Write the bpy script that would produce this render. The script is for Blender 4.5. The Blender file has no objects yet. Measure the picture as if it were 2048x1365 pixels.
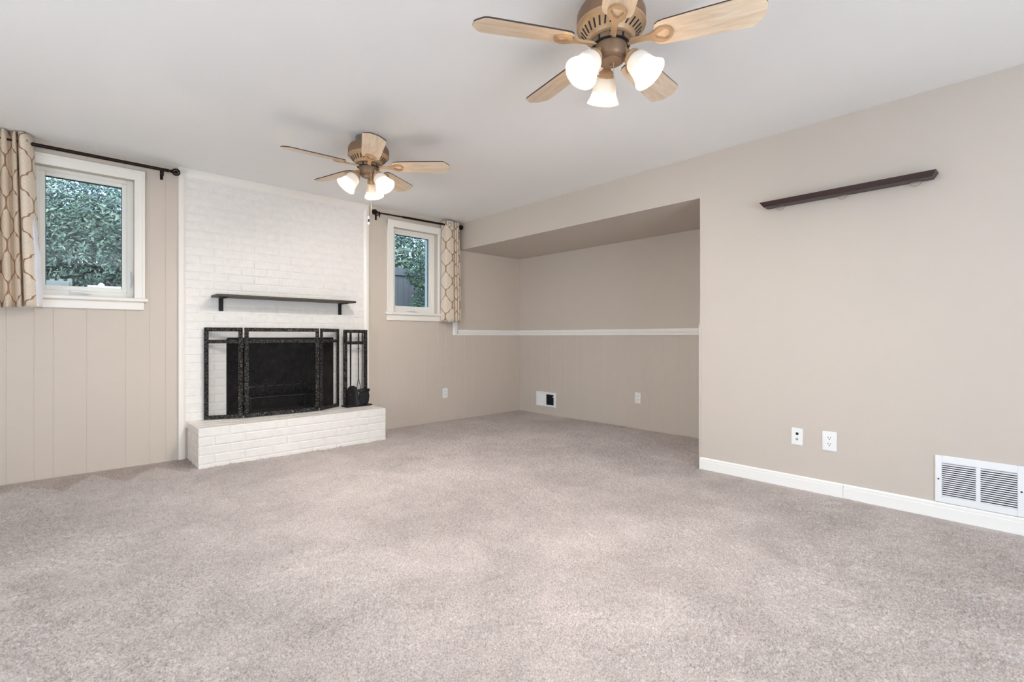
import bpy, math, random
from mathutils import Vector, Matrix
random.seed(7)
SC = bpy.context.scene
COL = SC.collection
PI = math.pi
R = math.radians

# ------------------------------------------------------------------ camera, world, lights, exposure
cd = bpy.data.cameras.new('camera')
cam = bpy.data.objects.new('camera', cd)
COL.objects.link(cam)
cam.location = (0, 0, 1.0)
cam.rotation_euler = (PI / 2, 0, -0.753322)
cd.sensor_width = 36.0
cd.lens = 957.52 / 2048 * 36
cd.shift_y = -(682.5 - 673.745) / 2048
cd.clip_start = 0.05
SC.camera = cam
SC.view_settings.view_transform = 'Standard'
SC.view_settings.look = 'None'
SC.view_settings.gamma = 1
SC.view_settings.exposure = 0.26
SC.view_settings.use_curve_mapping = False
SC.cycles.use_denoising = True
SC.cycles.max_bounces = 10
SC.cycles.diffuse_bounces = 6
SC.cycles.transparent_max_bounces = 12
SC.cycles.sample_clamp_indirect = 60.0
SC.cycles.caustics_reflective = False
SC.cycles.caustics_refractive = False

world = bpy.data.worlds.new('world')
SC.world = world
world.use_nodes = True
wn = world.node_tree.nodes
sky = wn.new('ShaderNodeTexSky')
sky.sky_type = 'NISHITA'
sky.sun_disc = False
sky.sun_elevation = R(48)
sky.sun_rotation = R(200)
sky.air_density = 1.0
sky.dust_density = 3.0
world.node_tree.links.new(sky.outputs[0], wn['Background'].inputs['Color'])
wn['Background'].inputs['Strength'].default_value = 0.5


def area_light(name, loc, rot, sx, sy, power, color):
    l = bpy.data.lights.new(name, 'AREA')
    l.shape = 'RECTANGLE'
    l.size, l.size_y, l.energy, l.color = sx, sy, power, color
    o = bpy.data.objects.new(name, l)
    COL.objects.link(o)
    o.location, o.rotation_euler = loc, rot
    return o


# added fill: cool daylight from behind the camera, left panel brightening the ceiling
area_light('daylight_fill_front', (0.6, -2.72, 1.05), (R(102), 0, 0), 2.2, 1.9, 122, (0.70, 0.84, 1.0))
area_light('ceiling_fill_left', (-2.52, 1.4, 1.05), (R(122), 0, R(-90)), 2.2, 1.9, 82, (0.78, 0.89, 1.0))
BULB = 760.0

# room numbers (metres)
XR, YA, XB, ZC, ZS = 3.526, 4.691, 4.538, 2.374, 2.052
XL, YF, YE = -2.6, -2.8, 1.674


# ------------------------------------------------------------------ mesh helpers
class MB:
    def __init__(s):
        s.v, s.f, s.m, s.uv = [], [], [], None

    def add(s, vs, fs, mi=0, M=None):
        b = len(s.v)
        for p in vs:
            p = Vector(p)
            s.v.append(M @ p if M else p)
        for f in fs:
            s.f.append([b + i for i in f])
            s.m.append(mi)

    def box(s, x0, x1, y0, y1, z0, z1, mi=0, M=None, bev=0.0):
        if bev <= 0:
            vs = [(x, y, z) for x in (x0, x1) for y in (y0, y1) for z in (z0, z1)]
            fs = [(0, 1, 3, 2), (4, 6, 7, 5), (0, 4, 5, 1), (2, 3, 7, 6), (0, 2, 6, 4), (1, 5, 7, 3)]
            s.add(vs, fs, mi, M)
            return
        b = bev
        vs, idx = [], {}
        lo, hi = (x0, y0, z0), (x1, y1, z1)
        for c in range(8):
            sg = [(c >> k) & 1 for k in range(3)]
            for k in range(3):
                p = []
                for a in range(3):
                    e = hi[a] if sg[a] else lo[a]
                    if a != k:
                        e += -b if sg[a] else b
                    p.append(e)
                idx[(c, k)] = len(vs)
                vs.append(p)
        fs = []
        for k in range(3):
            a, d = (k + 1) % 3, (k + 2) % 3
            for sgn in (0, 1):
                q = []
                for (u, w) in ((0, 0), (1, 0), (1, 1), (0, 1)):
                    c = (sgn << k) | (u << a) | (w << d)
                    q.append(idx[(c, k)])
                fs.append(q if sgn else q[::-1])
        for k in range(3):          # edges along axis k
            a, d = (k + 1) % 3, (k + 2) % 3
            for u in (0, 1):
                for w in (0, 1):
                    c0 = (u << a) | (w << d)
                    c1 = c0 | (1 << k)
                    q = [idx[(c0, a)], idx[(c1, a)], idx[(c1, d)], idx[(c0, d)]]
                    fs.append(q if (u ^ w) else q[::-1])
        for c in range(8):
            q = [idx[(c, 0)], idx[(c, 1)], idx[(c, 2)]]
            fs.append(q if bin(c).count('1') % 2 else q[::-1])
        s.add(vs, fs, mi, M)

    def lathe(s, prof, n=32, mi=0, M=None, cap0=True, cap1=True):
        vs, fs = [], []
        for (r, z) in prof:
            for i in range(n):
                a = 2 * PI * i / n
                vs.append((r * math.cos(a), r * math.sin(a), z))
        for j in range(len(prof) - 1):
            for i in range(n):
                k = (i + 1) % n
                fs.append((j * n + i, j * n + k, (j + 1) * n + k, (j + 1) * n + i))
        if cap0 and prof[0][0] > 1e-5:
            fs.append(list(range(n))[::-1])
        if cap1 and prof[-1][0] > 1e-5:
            fs.append([(len(prof) - 1) * n + i for i in range(n)])
        s.add(vs, fs, mi, M)

    def tube(s, pts, r, n=10, mi=0, M=None, closed=False):
        pts = [Vector(p) for p in pts]
        rs = r if isinstance(r, (list, tuple)) else [r] * len(pts)
        vs, fs = [], []
        N = len(pts)
        up = None
        for i, p in enumerate(pts):
            if closed:
                t = pts[(i + 1) % N] - pts[i - 1]
            else:
                t = pts[min(i + 1, N - 1)] - pts[max(i - 1, 0)]
            t.normalize()
            if up is None:
                up = Vector((0, 0, 1)) if abs(t.z) < .9 else Vector((1, 0, 0))
            a = t.cross(up)
            if a.length < 1e-4:
                a = t.orthogonal()
            a.normalize()
            b = a.cross(t).normalized()
            up = b
            for k in range(n):
                w = 2 * PI * k / n
                vs.append(p + (a * math.cos(w) + b * math.sin(w)) * rs[i])
        for i in range(N if closed else N - 1):
            j = (i + 1) % N
            for k in range(n):
                l = (k + 1) % n
                fs.append((i * n + k, i * n + l, j * n + l, j * n + k))
        if not closed:
            fs.append(list(range(n))[::-1])
            fs.append([(N - 1) * n + k for k in range(n)])
        s.add(vs, fs, mi, M)

    def prism(s, poly, h0, h1, mi=0, mside=None, M=None):
        n = len(poly)
        vs = [(x, y, h0) for x, y in poly] + [(x, y, h1) for x, y in poly]
        s.add(vs, [list(range(n))[::-1], [n + i for i in range(n)]], mi, M)
        s.add(vs, [(i, (i + 1) % n, n + (i + 1) % n, n + i) for i in range(n)], mi if mside is None else mside, M)

    def ring(s, outer, inner, h0, h1, mi=0, M=None):
        n = len(outer)
        vs = [(x, y, h0) for x, y in outer] + [(x, y, h0) for x, y in inner] + [(x, y, h1) for x, y in outer] + [(x, y, h1) for x, y in inner]
        fs = []
        for i in range(n):
            j = (i + 1) % n
            fs += [(n + i, n + j, j, i), (2 * n + i, 2 * n + j, 3 * n + j, 3 * n + i),
                   (i, j, 2 * n + j, 2 * n + i), (n + j, n + i, 3 * n + i, 3 * n + j)]
        s.add(vs, fs, mi, M)

    def sphere(s, c, r, n=12, mi=0, M=None, sz=1.0):
        prof = [(max(r * math.sin(PI * k / n), 1e-6), -r * sz * math.cos(PI * k / n)) for k in range(n + 1)]
        T = Matrix.Translation(Vector(c))
        s.lathe(prof, n * 2, mi, (M @ T) if M else T, False, False)

    def build(s, name, mats, parent=None, smooth=None):
        me = bpy.data.meshes.new(name)
        me.from_pydata([tuple(p) for p in s.v], [], s.f)
        if not isinstance(mats, (list, tuple)):
            mats = [mats]
        for m in mats:
            me.materials.append(m)
        me.polygons.foreach_set('material_index', s.m)
        if s.uv:
            ul = me.uv_layers.new(name='UVMap')
            for lp in me.loops:
                ul.data[lp.index].uv = s.uv[lp.vertex_index]
        if smooth:
            me.polygons.foreach_set('use_smooth', [True] * len(me.polygons))
            me.set_sharp_from_angle(angle=R(smooth))
        me.update()
        o = bpy.data.objects.new(name, me)
        COL.objects.link(o)
        if parent:
            o.parent = parent
        return o


def tag(o, label=None, cat=None, group=None, kind=None):
    if label: o['label'] = label
    if cat: o['category'] = cat
    if group: o['group'] = group
    if kind: o['kind'] = kind
    return o


def empty(name, loc=(0, 0, 0), rz=0.0):
    o = bpy.data.objects.new(name, None)
    COL.objects.link(o)
    o.location = loc
    o.rotation_euler = (0, 0, rz)
    o.empty_display_size = .1
    return o


# ------------------------------------------------------------------ materials
def lin(c):
    def f(x):
        x /= 255.0
        return x / 12.92 if x <= .04045 else ((x + .055) / 1.055) ** 2.4
    return tuple(f(x) for x in c) + (1.0,)


class NT:
    def __init__(s, name):
        s.mat = bpy.data.materials.new(name)
        s.mat.use_nodes = True
        s.t = s.mat.node_tree
        s.bsdf = s.t.nodes['Principled BSDF']
        s.out = s.t.nodes['Material Output']

    def n(s, typ, **kw):
        nd = s.t.nodes.new(typ)
        for k, v in kw.items():
            if k in nd.inputs.keys() and not hasattr(nd, k):
                nd.inputs[k].default_value = v
            elif hasattr(nd, k):
                setattr(nd, k, v)
        return nd

    def set(s, nd, key, v):
        if hasattr(v, 'is_output'):
            s.t.links.new(v, nd.inputs[key])
        else:
            nd.inputs[key].default_value = v

    def math(s, op, a, b=None, c=None):
        nd = s.t.nodes.new('ShaderNodeMath')
        nd.operation = op
        for i, v in enumerate((a, b, c)):
            if v is not None:
                s.set(nd, i, v)
        return nd.outputs[0]

    def coord(s, which='Object', scale=None):
        tc = s.t.nodes.new('ShaderNodeTexCoord')
        o = tc.outputs[which]
        if scale:
            mp = s.t.nodes.new('ShaderNodeMapping')
            mp.inputs['Scale'].default_value = scale
            s.t.links.new(o, mp.inputs['Vector'])
            o = mp.outputs[0]
        return o

    def noise(s, vec, scale, detail=3, rough=.5, dist=0.0):
        nd = s.t.nodes.new('ShaderNodeTexNoise')
        s.t.links.new(vec, nd.inputs['Vector'])
        nd.inputs['Scale'].default_value = scale
        nd.inputs['Detail'].default_value = detail
        nd.inputs['Roughness'].default_value = rough
        nd.inputs['Distortion'].default_value = dist
        return nd.outputs['Fac']

    def ramp(s, fac, stops):
        nd = s.t.nodes.new('ShaderNodeValToRGB')
        e = nd.color_ramp.elements
        while len(e) < len(stops):
            e.new(.5)
        for el, (p, c) in zip(e, stops):
            el.position = p
            el.color = c
        s.t.links.new(fac, nd.inputs[0])
        return nd.outputs[0]

    def mix(s, fac, a, b, blend='MIX'):
        nd = s.t.nodes.new('ShaderNodeMix')
        nd.data_type = 'RGBA'
        nd.blend_type = blend
        s.set(nd, 0, fac)
        s.set(nd, 6, a)
        s.set(nd, 7, b)
        return nd.outputs[2]

    def bump(s, h, strength=.3, dist=.01):
        nd = s.t.nodes.new('ShaderNodeBump')
        nd.inputs['Strength'].default_value = strength
        nd.inputs['Distance'].default_value = dist
        s.t.links.new(h, nd.inputs['Height'])
        s.t.links.new(nd.outputs[0], s.bsdf.inputs['Normal'])

    def base(s, c):
        s.set(s.bsdf, 'Base Color', c)


def plain(name, c, rough=.5, metal=0.0, bump=None, spec=.5):
    m = NT(name)
    m.base(lin(c))
    m.bsdf.inputs['Roughness'].default_value = rough
    m.bsdf.inputs['Metallic'].default_value = metal
    m.bsdf.inputs['Specular IOR Level'].default_value = spec
    if bump:
        sc, st, ds = bump
        m.bump(m.noise(m.coord(), sc, 3), st, ds)
    return m.mat


M = {}
WALLC = (203, 193, 182)
M['wall'] = plain('wall_paint', WALLC, .62, bump=(180, .12, .002))
M['panel'] = plain('panel_paint', (207, 194, 180), .5, bump=(60, .06, .002))
M['ceiling'] = plain('ceiling_paint', (246, 245, 243), .85, bump=(140, .12, .002), spec=.2)
M['trim'] = plain('trim_paint', (244, 242, 238), .32)
M['trim_cream'] = plain('cream_trim_paint', (244, 238, 229), .35)
M['vinyl'] = plain('window_vinyl', (240, 236, 228), .35)
M['plastic'] = plain('white_plastic', (240, 240, 238), .35)
M['enamel'] = plain('white_enamel', (240, 241, 242), .35)
M['slot'] = plain('dark_slot', (22, 22, 24), .6)
M['rod'] = plain('oil_rubbed_bronze', (34, 24, 20), .38, .6)
M['iron'] = plain('black_iron', (26, 24, 25), .45, .5)
M['chrome'] = plain('chrome', (200, 200, 200), .2, 1.0)
M['brass'] = plain('antique_brass', (182, 152, 118), .45, .25)
M['darkbrass'] = plain('dark_brass', (132, 106, 84), .45, .3)
M['canopy'] = plain('pewter_canopy', (128, 118, 106), .4, .3)
M['edge'] = plain('blade_edge', (62, 46, 36), .5)
M['chain'] = plain('chain_metal', (205, 195, 175), .35, .6)
M['white_out'] = plain('white_outdoor_paint', (235, 240, 245), .5)
M['slot_grey'] = plain('duct_shadow_grey', (52, 56, 64), .7)


def mat_carpet():
    m = NT('carpet_pile')
    co = m.coord()
    fine = m.noise(co, 170, 3, .7)
    tuft = m.noise(co, 70, 2, .6)
    big = m.noise(co, 1.6, 3, .55, .4)
    mid = m.noise(co, 7, 2, .5, .3)
    c = m.ramp(fine, [(.30, lin((136, 125, 120))), (.5, lin((188, 177, 171))), (.68, lin((216, 207, 203)))])
    # nap direction left by the vacuum cleaner: broad soft patches
    nap = m.math('ADD', m.math('MULTIPLY', big, .7), m.math('MULTIPLY', mid, .3))
    c2 = m.ramp(nap, [(.38, (.80, .79, .785, 1)), (.62, (1.05, 1.045, 1.045, 1))])
    c = m.mix(1.0, c, c2, 'MULTIPLY')
    # wedge-shaped strokes of brushed pile along the panelled wall
    sep = m.n('ShaderNodeSeparateXYZ')
    m.t.links.new(co, sep.inputs[0])
    dy = m.math('SUBTRACT', YA, sep.outputs['Y'])
    saw = m.math('PINGPONG', m.math('ADD', sep.outputs['X'], m.math('MULTIPLY', big, .35)), .17)
    edge = m.math('ADD', m.math('MULTIPLY', saw, 2.0), m.math('ADD', .03, m.math('MULTIPLY', mid, .22)))
    inside = m.math('LESS_THAN', dy, edge)
    leftside = m.math('LESS_THAN', sep.outputs['X'], .75)
    c = m.mix(m.math('MULTIPLY', m.math('MULTIPLY', inside, leftside), .75), c, m.mix(1.0, c, (.74, .67, .62, 1), 'MULTIPLY'))
    m.base(c)
    m.bsdf.inputs['Roughness'].default_value = 1.0
    m.bsdf.inputs['Specular IOR Level'].default_value = .05
    m.bsdf.inputs['Sheen Weight'].default_value = .25
    m.bsdf.inputs['Sheen Roughness'].default_value = .6
    m.bump(m.math('ADD', m.math('MULTIPLY', fine, .6), m.math('MULTIPLY', tuft, .6)), .45, .006)
    return m.mat


def mat_brick():
    m = NT('painted_brick')
    co = m.coord()
    a = m.noise(co, 22, 4, .6)
    b = m.noise(co, 90, 3, .6)
    m.base(m.ramp(a, [(.3, lin((234, 228, 221))), (.7, lin((241, 236, 230)))]))
    m.bsdf.inputs['Roughness'].default_value = .42
    m.bump(m.math('ADD', m.math('MULTIPLY', a, .5), m.math('MULTIPLY', b, .5)), .28, .005)
    return m.mat


def mat_soot():
    m = NT('sooty_firebrick')
    a = m.noise(m.coord(), 9, 4, .65, .4)
    m.base(m.ramp(a, [(.35, lin((20, 16, 14))), (.6, lin((44, 33, 27))), (.78, lin((72, 60, 52)))]))
    m.bsdf.inputs['Roughness'].default_value = .95
    m.bump(a, .4, .02)
    return m.mat


def mat_wood(name, c0, c1, c2, axis_scale, sc=6, rough=.4):
    m = NT(name)
    co = m.coord('Object', axis_scale)
    a = m.noise(co, sc, 4, .6, 1.2)
    b = m.noise(co, sc * 6, 2, .5, .3)
    f = m.math('ADD', m.math('MULTIPLY', a, .75), m.math('MULTIPLY', b, .25))
    m.base(m.ramp(f, [(.32, lin(c0)), (.5, lin(c1)), (.66, lin(c2))]))
    m.bsdf.inputs['Roughness'].default_value = rough
    return m.mat


def mat_hammered():
    m = NT('hammered_black_iron')
    co = m.coord()
    v = m.n('ShaderNodeTexVoronoi')
    m.t.links.new(co, v.inputs['Vector'])
    v.inputs['Scale'].default_value = 75
    m.base(m.ramp(v.outputs['Distance'], [(.2, lin((84, 80, 76))), (.6, lin((28, 26, 26)))]))  # glints of the hammered dimples put into the colour
    m.bsdf.inputs['Roughness'].default_value = .36
    m.bsdf.inputs['Metallic'].default_value = .5
    m.bump(v.outputs['Distance'], .9, .01)
    return m.mat


def mat_screen():
    m = NT('woven_wire_mesh')
    m.base(lin((30, 28, 28)))
    m.bsdf.inputs['Roughness'].default_value = .5
    tr = m.n('ShaderNodeBsdfTransparent')
    mx = m.n('ShaderNodeMixShader')
    mx.inputs[0].default_value = .16
    m.t.links.new(tr.outputs[0], mx.inputs[1])
    m.t.links.new(m.bsdf.outputs[0], mx.inputs[2])
    m.t.links.new(mx.outputs[0], m.out.inputs[0])
    return m.mat


def mat_glass():
    m = NT('window_glass')
    tr = m.n('ShaderNodeBsdfTransparent')
    tr.inputs[0].default_value = (.93, .97, .98, 1)
    gl = m.n('ShaderNodeBsdfGlossy')
    gl.inputs['Roughness'].default_value = .02
    mx = m.n('ShaderNodeMixShader')
    mx.inputs[0].default_value = .05
    m.t.links.new(tr.outputs[0], mx.inputs[1])
    m.t.links.new(gl.outputs[0], mx.inputs[2])
    m.t.links.new(mx.outputs[0], m.out.inputs[0])
    return m.mat


def mat_shade():
    m = NT('frosted_lamp_glass')
    df = m.n('ShaderNodeBsdfDiffuse')
    df.inputs[0].default_value = lin((246, 240, 230))
    tl = m.n('ShaderNodeBsdfTranslucent')
    tl.inputs[0].default_value = lin((250, 240, 226))
    gl = m.n('ShaderNodeBsdfGlossy')
    gl.inputs['Roughness'].default_value = .25
    mx = m.n('ShaderNodeMixShader')
    # bulb glow graded into the glass: dim at the neck, bright toward the lip
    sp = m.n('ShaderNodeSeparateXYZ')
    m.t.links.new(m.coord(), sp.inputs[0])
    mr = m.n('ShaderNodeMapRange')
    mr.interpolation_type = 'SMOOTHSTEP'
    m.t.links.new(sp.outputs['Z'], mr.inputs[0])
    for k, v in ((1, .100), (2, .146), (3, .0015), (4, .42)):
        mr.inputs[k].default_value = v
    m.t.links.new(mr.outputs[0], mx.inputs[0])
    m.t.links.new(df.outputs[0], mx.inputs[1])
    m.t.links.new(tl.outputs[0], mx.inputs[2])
    m2 = m.n('ShaderNodeMixShader')
    m2.inputs[0].default_value = .06
    m.t.links.new(mx.outputs[0], m2.inputs[1])
    m.t.links.new(gl.outputs[0], m2.inputs[2])
    m.t.links.new(m2.outputs[0], m.out.inputs[0])
    return m.mat


def mat_bulb():
    m = NT('lit_bulb')
    em = m.n('ShaderNodeEmission')
    em.inputs[0].default_value = (1.0, .965, .925, 1)
    em.inputs[1].default_value = BULB
    m.t.links.new(em.outputs[0], m.out.inputs[0])
    return m.mat


def mat_curtain():
    m = NT('trellis_curtain_cloth')
    uv = m.coord('UV')
    sep = m.n('ShaderNodeSeparateXYZ')
    m.t.links.new(uv, sep.inputs[0])
    t = m.math('PINGPONG', m.math('DIVIDE', sep.outputs['X'], .083), 1.0)
    v = m.math('FRACT', m.math('DIVIDE', sep.outputs['Y'], .278))
    fc = m.n('ShaderNodeFloatCurve')
    cv = fc.mapping.curves[0]
    half = [(0, 0), (.08, .02), (.14, .09), (.18, .24), (.20, .36), (.21, .44), (.29, .56), (.30, .64), (.32, .76), (.36, .91), (.42, .98), (.5, 1.0)]
    pts = half + [(1 - a, b) for a, b in half[::-1][1:]]
    while len(cv.points) < len(pts):
        cv.points.new(.5, .5)
    for p, (a, b) in zip(cv.points, pts):
        p.location = (a, b)
        p.handle_type = 'VECTOR'
    fc.mapping.update()
    m.t.links.new(v, fc.inputs['Value'])
    d = m.math('ABSOLUTE', m.math('SUBTRACT', t, fc.outputs[0]))
    line = m.math('LESS_THAN', d, .085)
    weave = m.noise(m.coord('UV', (1, .25, 1)), 420, 2)
    cream = m.ramp(weave, [(.35, lin((214, 196, 174))), (.65, lin((238, 224, 206)))])
    tan = m.ramp(weave, [(.35, lin((150, 116, 92))), (.65, lin((176, 142, 116)))])
    m.base(m.mix(line, cream, tan))
    m.bsdf.inputs['Roughness'].default_value = .9
    m.bsdf.inputs['Specular IOR Level'].default_value = .1
    m.bump(weave, .15, .002)
    return m.mat


def mat_lining():
    m = NT('curtain_lining')
    df = m.n('ShaderNodeBsdfDiffuse')
    df.inputs[0].default_value = lin((245, 245, 248))
    tl = m.n('ShaderNodeBsdfTranslucent')
    tl.inputs[0].default_value = lin((245, 245, 250))
    mx = m.n('ShaderNodeMixShader')
    mx.inputs[0].default_value = .4
    m.t.links.new(df.outputs[0], mx.inputs[1])
    m.t.links.new(tl.outputs[0], mx.inputs[2])
    m.t.links.new(mx.outputs[0], m.out.inputs[0])
    return m.mat


def mat_leaf(name, c0, c1, c2):
    m = NT(name)
    g = m.n('ShaderNodeObjectInfo')
    a = m.noise(m.coord(), 5.0, 3, .7)
    m.base(m.ramp(a, [(.3, lin(c0)), (.5, lin(c1)), (.7, lin(c2))]))
    m.bsdf.inputs['Roughness'].default_value = .45
    return m.mat


M['carpet'] = mat_carpet()
M['brick'] = mat_brick()
M['soot'] = mat_soot()
M['blade'] = mat_wood('maple_blade', (208, 182, 152), (228, 207, 180), (238, 222, 200), (2.2, 26, 10), 1.6)
M['cherry'] = mat_wood('dark_cherry', (34, 8, 8), (46, 14, 12), (60, 22, 18), (20, 3, 20), 4, .36)
M['mantel'] = mat_wood('dark_stained_shelf', (50, 44, 36), (66, 58, 47), (84, 74, 60), (3, 20, 20), 4, .5)
M['hammered'] = mat_hammered()
M['screen'] = mat_screen()
M['glass'] = mat_glass()
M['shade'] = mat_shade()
M['bulb'] = mat_bulb()
M['curtain'] = mat_curtain()
M['lining'] = mat_lining()
M['leaf'] = mat_leaf('maple_leaves', (38, 62, 62), (80, 110, 102), (142, 174, 152))
M['leaf2'] = mat_leaf('vine_leaves', (34, 60, 56), (62, 96, 84), (110, 146, 116))
M['bark'] = plain('bark', (70, 60, 54), .9, bump=(14, .6, .05))
M['fence'] = plain('weathered_fence', (88, 98, 108), .85, bump=(20, .3, .01))
M['fence_pale'] = plain('pale_fence', (122, 136, 138), .8)
M['lawn'] = plain('lawn', (88, 110, 80), .95, bump=(40, .6, .03))
M['bristle'] = plain('black_bristle', (20, 20, 24), .8, bump=(300, .8, .01))
M['clear'] = plain('clear_plastic', (150, 140, 128), .15)


# ------------------------------------------------------------------ room shell
def wall_grid(name, xs, zs, hole, depth, mat, axis):
    """wall in a plane; xs, zs break points, hole(x, z) -> bool, depth(i, z) -> groove depth at break i"""
    mb = MB()
    for i in range(len(xs) - 1):
        for j in range(len(zs) - 1):
            xm, zm = (xs[i] + xs[i + 1]) / 2, (zs[j] + zs[j + 1]) / 2
            if hole(xm, zm):
                continue
            d0, d1 = depth(i, zm), depth(i + 1, zm)
            if axis == 'A':
                q = [(xs[i], YA + d0, zs[j]), (xs[i + 1], YA + d1, zs[j]), (xs[i + 1], YA + d1, zs[j + 1]), (xs[i], YA + d0, zs[j + 1])]
            else:
                q = [(XB + d0, xs[i], zs[j]), (XB + d1, xs[i + 1], zs[j]), (XB + d1, xs[i + 1], zs[j + 1]), (XB + d0, xs[i], zs[j + 1])][::-1]
            mb.add(q, [(0, 1, 2, 3)])
    return mb


def groove_breaks(gs, w=.0032):
    br, deep = [], set()
    for g in gs:
        br += [g - w, g, g + w]
        deep.add(round(g, 5))
    return br, deep


# window openings on the back wall
W1 = dict(x0=-.164, x1=.405, z0=1.295, z1=2.212)
W2 = dict(x0=2.620, x1=3.205, z0=1.267, z1=2.200)
FB = dict(x0=1.026, x1=1.962, z1=.985)

ga = [-2.45, -2.3, -2.22, -2.05, -1.9, -1.72, -1.6, -1.42, -1.3, -1.1, -.93, -.76, -.62, -.45, -.28, -.147, -.05, .126, .348, .496, .598,
      2.44, 2.60, 2.82, 3.02, 3.206, 3.316, 3.463, 3.60, 3.74, 3.83, 4.02, 4.15, 4.30, 4.42]
br, deep = groove_breaks(ga)
xs = sorted(set(round(x, 5) for x in br + [XL, XB, W1['x0'], W1['x1'], W2['x0'], W2['x1'], FB['x0'], FB['x1'], .70, 2.31]))
zs = sorted([0, FB['z1'], 1.05, W2['z0'], W1['z0'], W2['z1'], W1['z1'], ZC])


def hole_a(x, z):
    for w in (W1, W2):
        if w['x0'] < x < w['x1'] and w['z0'] < z < w['z1']:
            return True
    return FB['x0'] < x < FB['x1'] and z < FB['z1']


def depth_a(i, z):
    x = xs[i]
    if x not in deep or (x > 2.3 and z > 1.05 and x > 3.4):
        return 0.0
    return .0020 if x < 2.3 else .0016


wa = wall_grid('wall_back', xs, zs, hole_a, depth_a, M['panel'], 'A')
for w in (W1, W2):                                         # plastered reveals of the window openings
    a, b, c, d = w['x0'], w['x1'], w['z0'], w['z1']
    y0, y1 = YA, YA + .22
    wa.add([(a, y0, c), (a, y1, c), (a, y1, d), (a, y0, d)], [(0, 1, 2, 3)])
    wa.add([(b, y0, c), (b, y0, d), (b, y1, d), (b, y1, c)], [(0, 1, 2, 3)])
    wa.add([(a, y0, d), (a, y1, d), (b, y1, d), (b, y0, d)], [(0, 1, 2, 3)])
    wa.add([(a, y0, c), (b, y0, c), (b, y1, c), (a, y1, c)], [(0, 1, 2, 3)])
o = wa.build('wall_back', M['panel']); tag(o, kind='structure')

gb = [1.8, 1.93, 2.1, 2.26, 2.38, 2.55, 2.72, 2.8, 2.98, 3.14, 3.3, 3.38, 3.55, 3.7, 3.86, 3.95, 4.1, 4.27, 4.45, 4.58]
brb, deepb = groove_breaks(gb)
xsb = sorted(set(round(x, 5) for x in brb + [YE, YA]))
wb = wall_grid('wall_recess', xsb, [0, 1.05, ZS], lambda a, b: False,
               lambda i, z: .002 if (xsb[i] in deepb and z < 1.05) else 0.0, M['wall'], 'B')
wb.add([(XR, YE, 0), (XR, YE, ZS), (XB, YE, ZS), (XB, YE, 0)], [(0, 1, 2, 3)])     # end wall of the recess
o = wb.build('wall_recess', M['wall']); tag(o, kind='structure')

mb = MB()
mb.add([(XR, YF, 0), (XR, YE, 0), (XR, YE, ZC), (XR, YF, ZC)], [(0, 3, 2, 1)])
mb.add([(XR, YE, ZS), (XR, YA, ZS), (XR, YA, ZC), (XR, YE, ZC)], [(0, 3, 2, 1)])
o = mb.build('wall_right', M['wall']); tag(o, kind='structure')
mb = MB(); mb.add([(XR, YE, ZS), (XB, YE, ZS), (XB, YA, ZS), (XR, YA, ZS)], [(0, 3, 2, 1)])
o = mb.build('ceiling_recess', M['wall']); tag(o, kind='structure')
mb = MB(); mb.add([(XL, YF, ZC), (XR, YF, ZC), (XR, YA, ZC), (XL, YA, ZC)], [(0, 3, 2, 1)])
o = mb.build('ceiling', M['ceiling']); tag(o, kind='structure')


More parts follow.
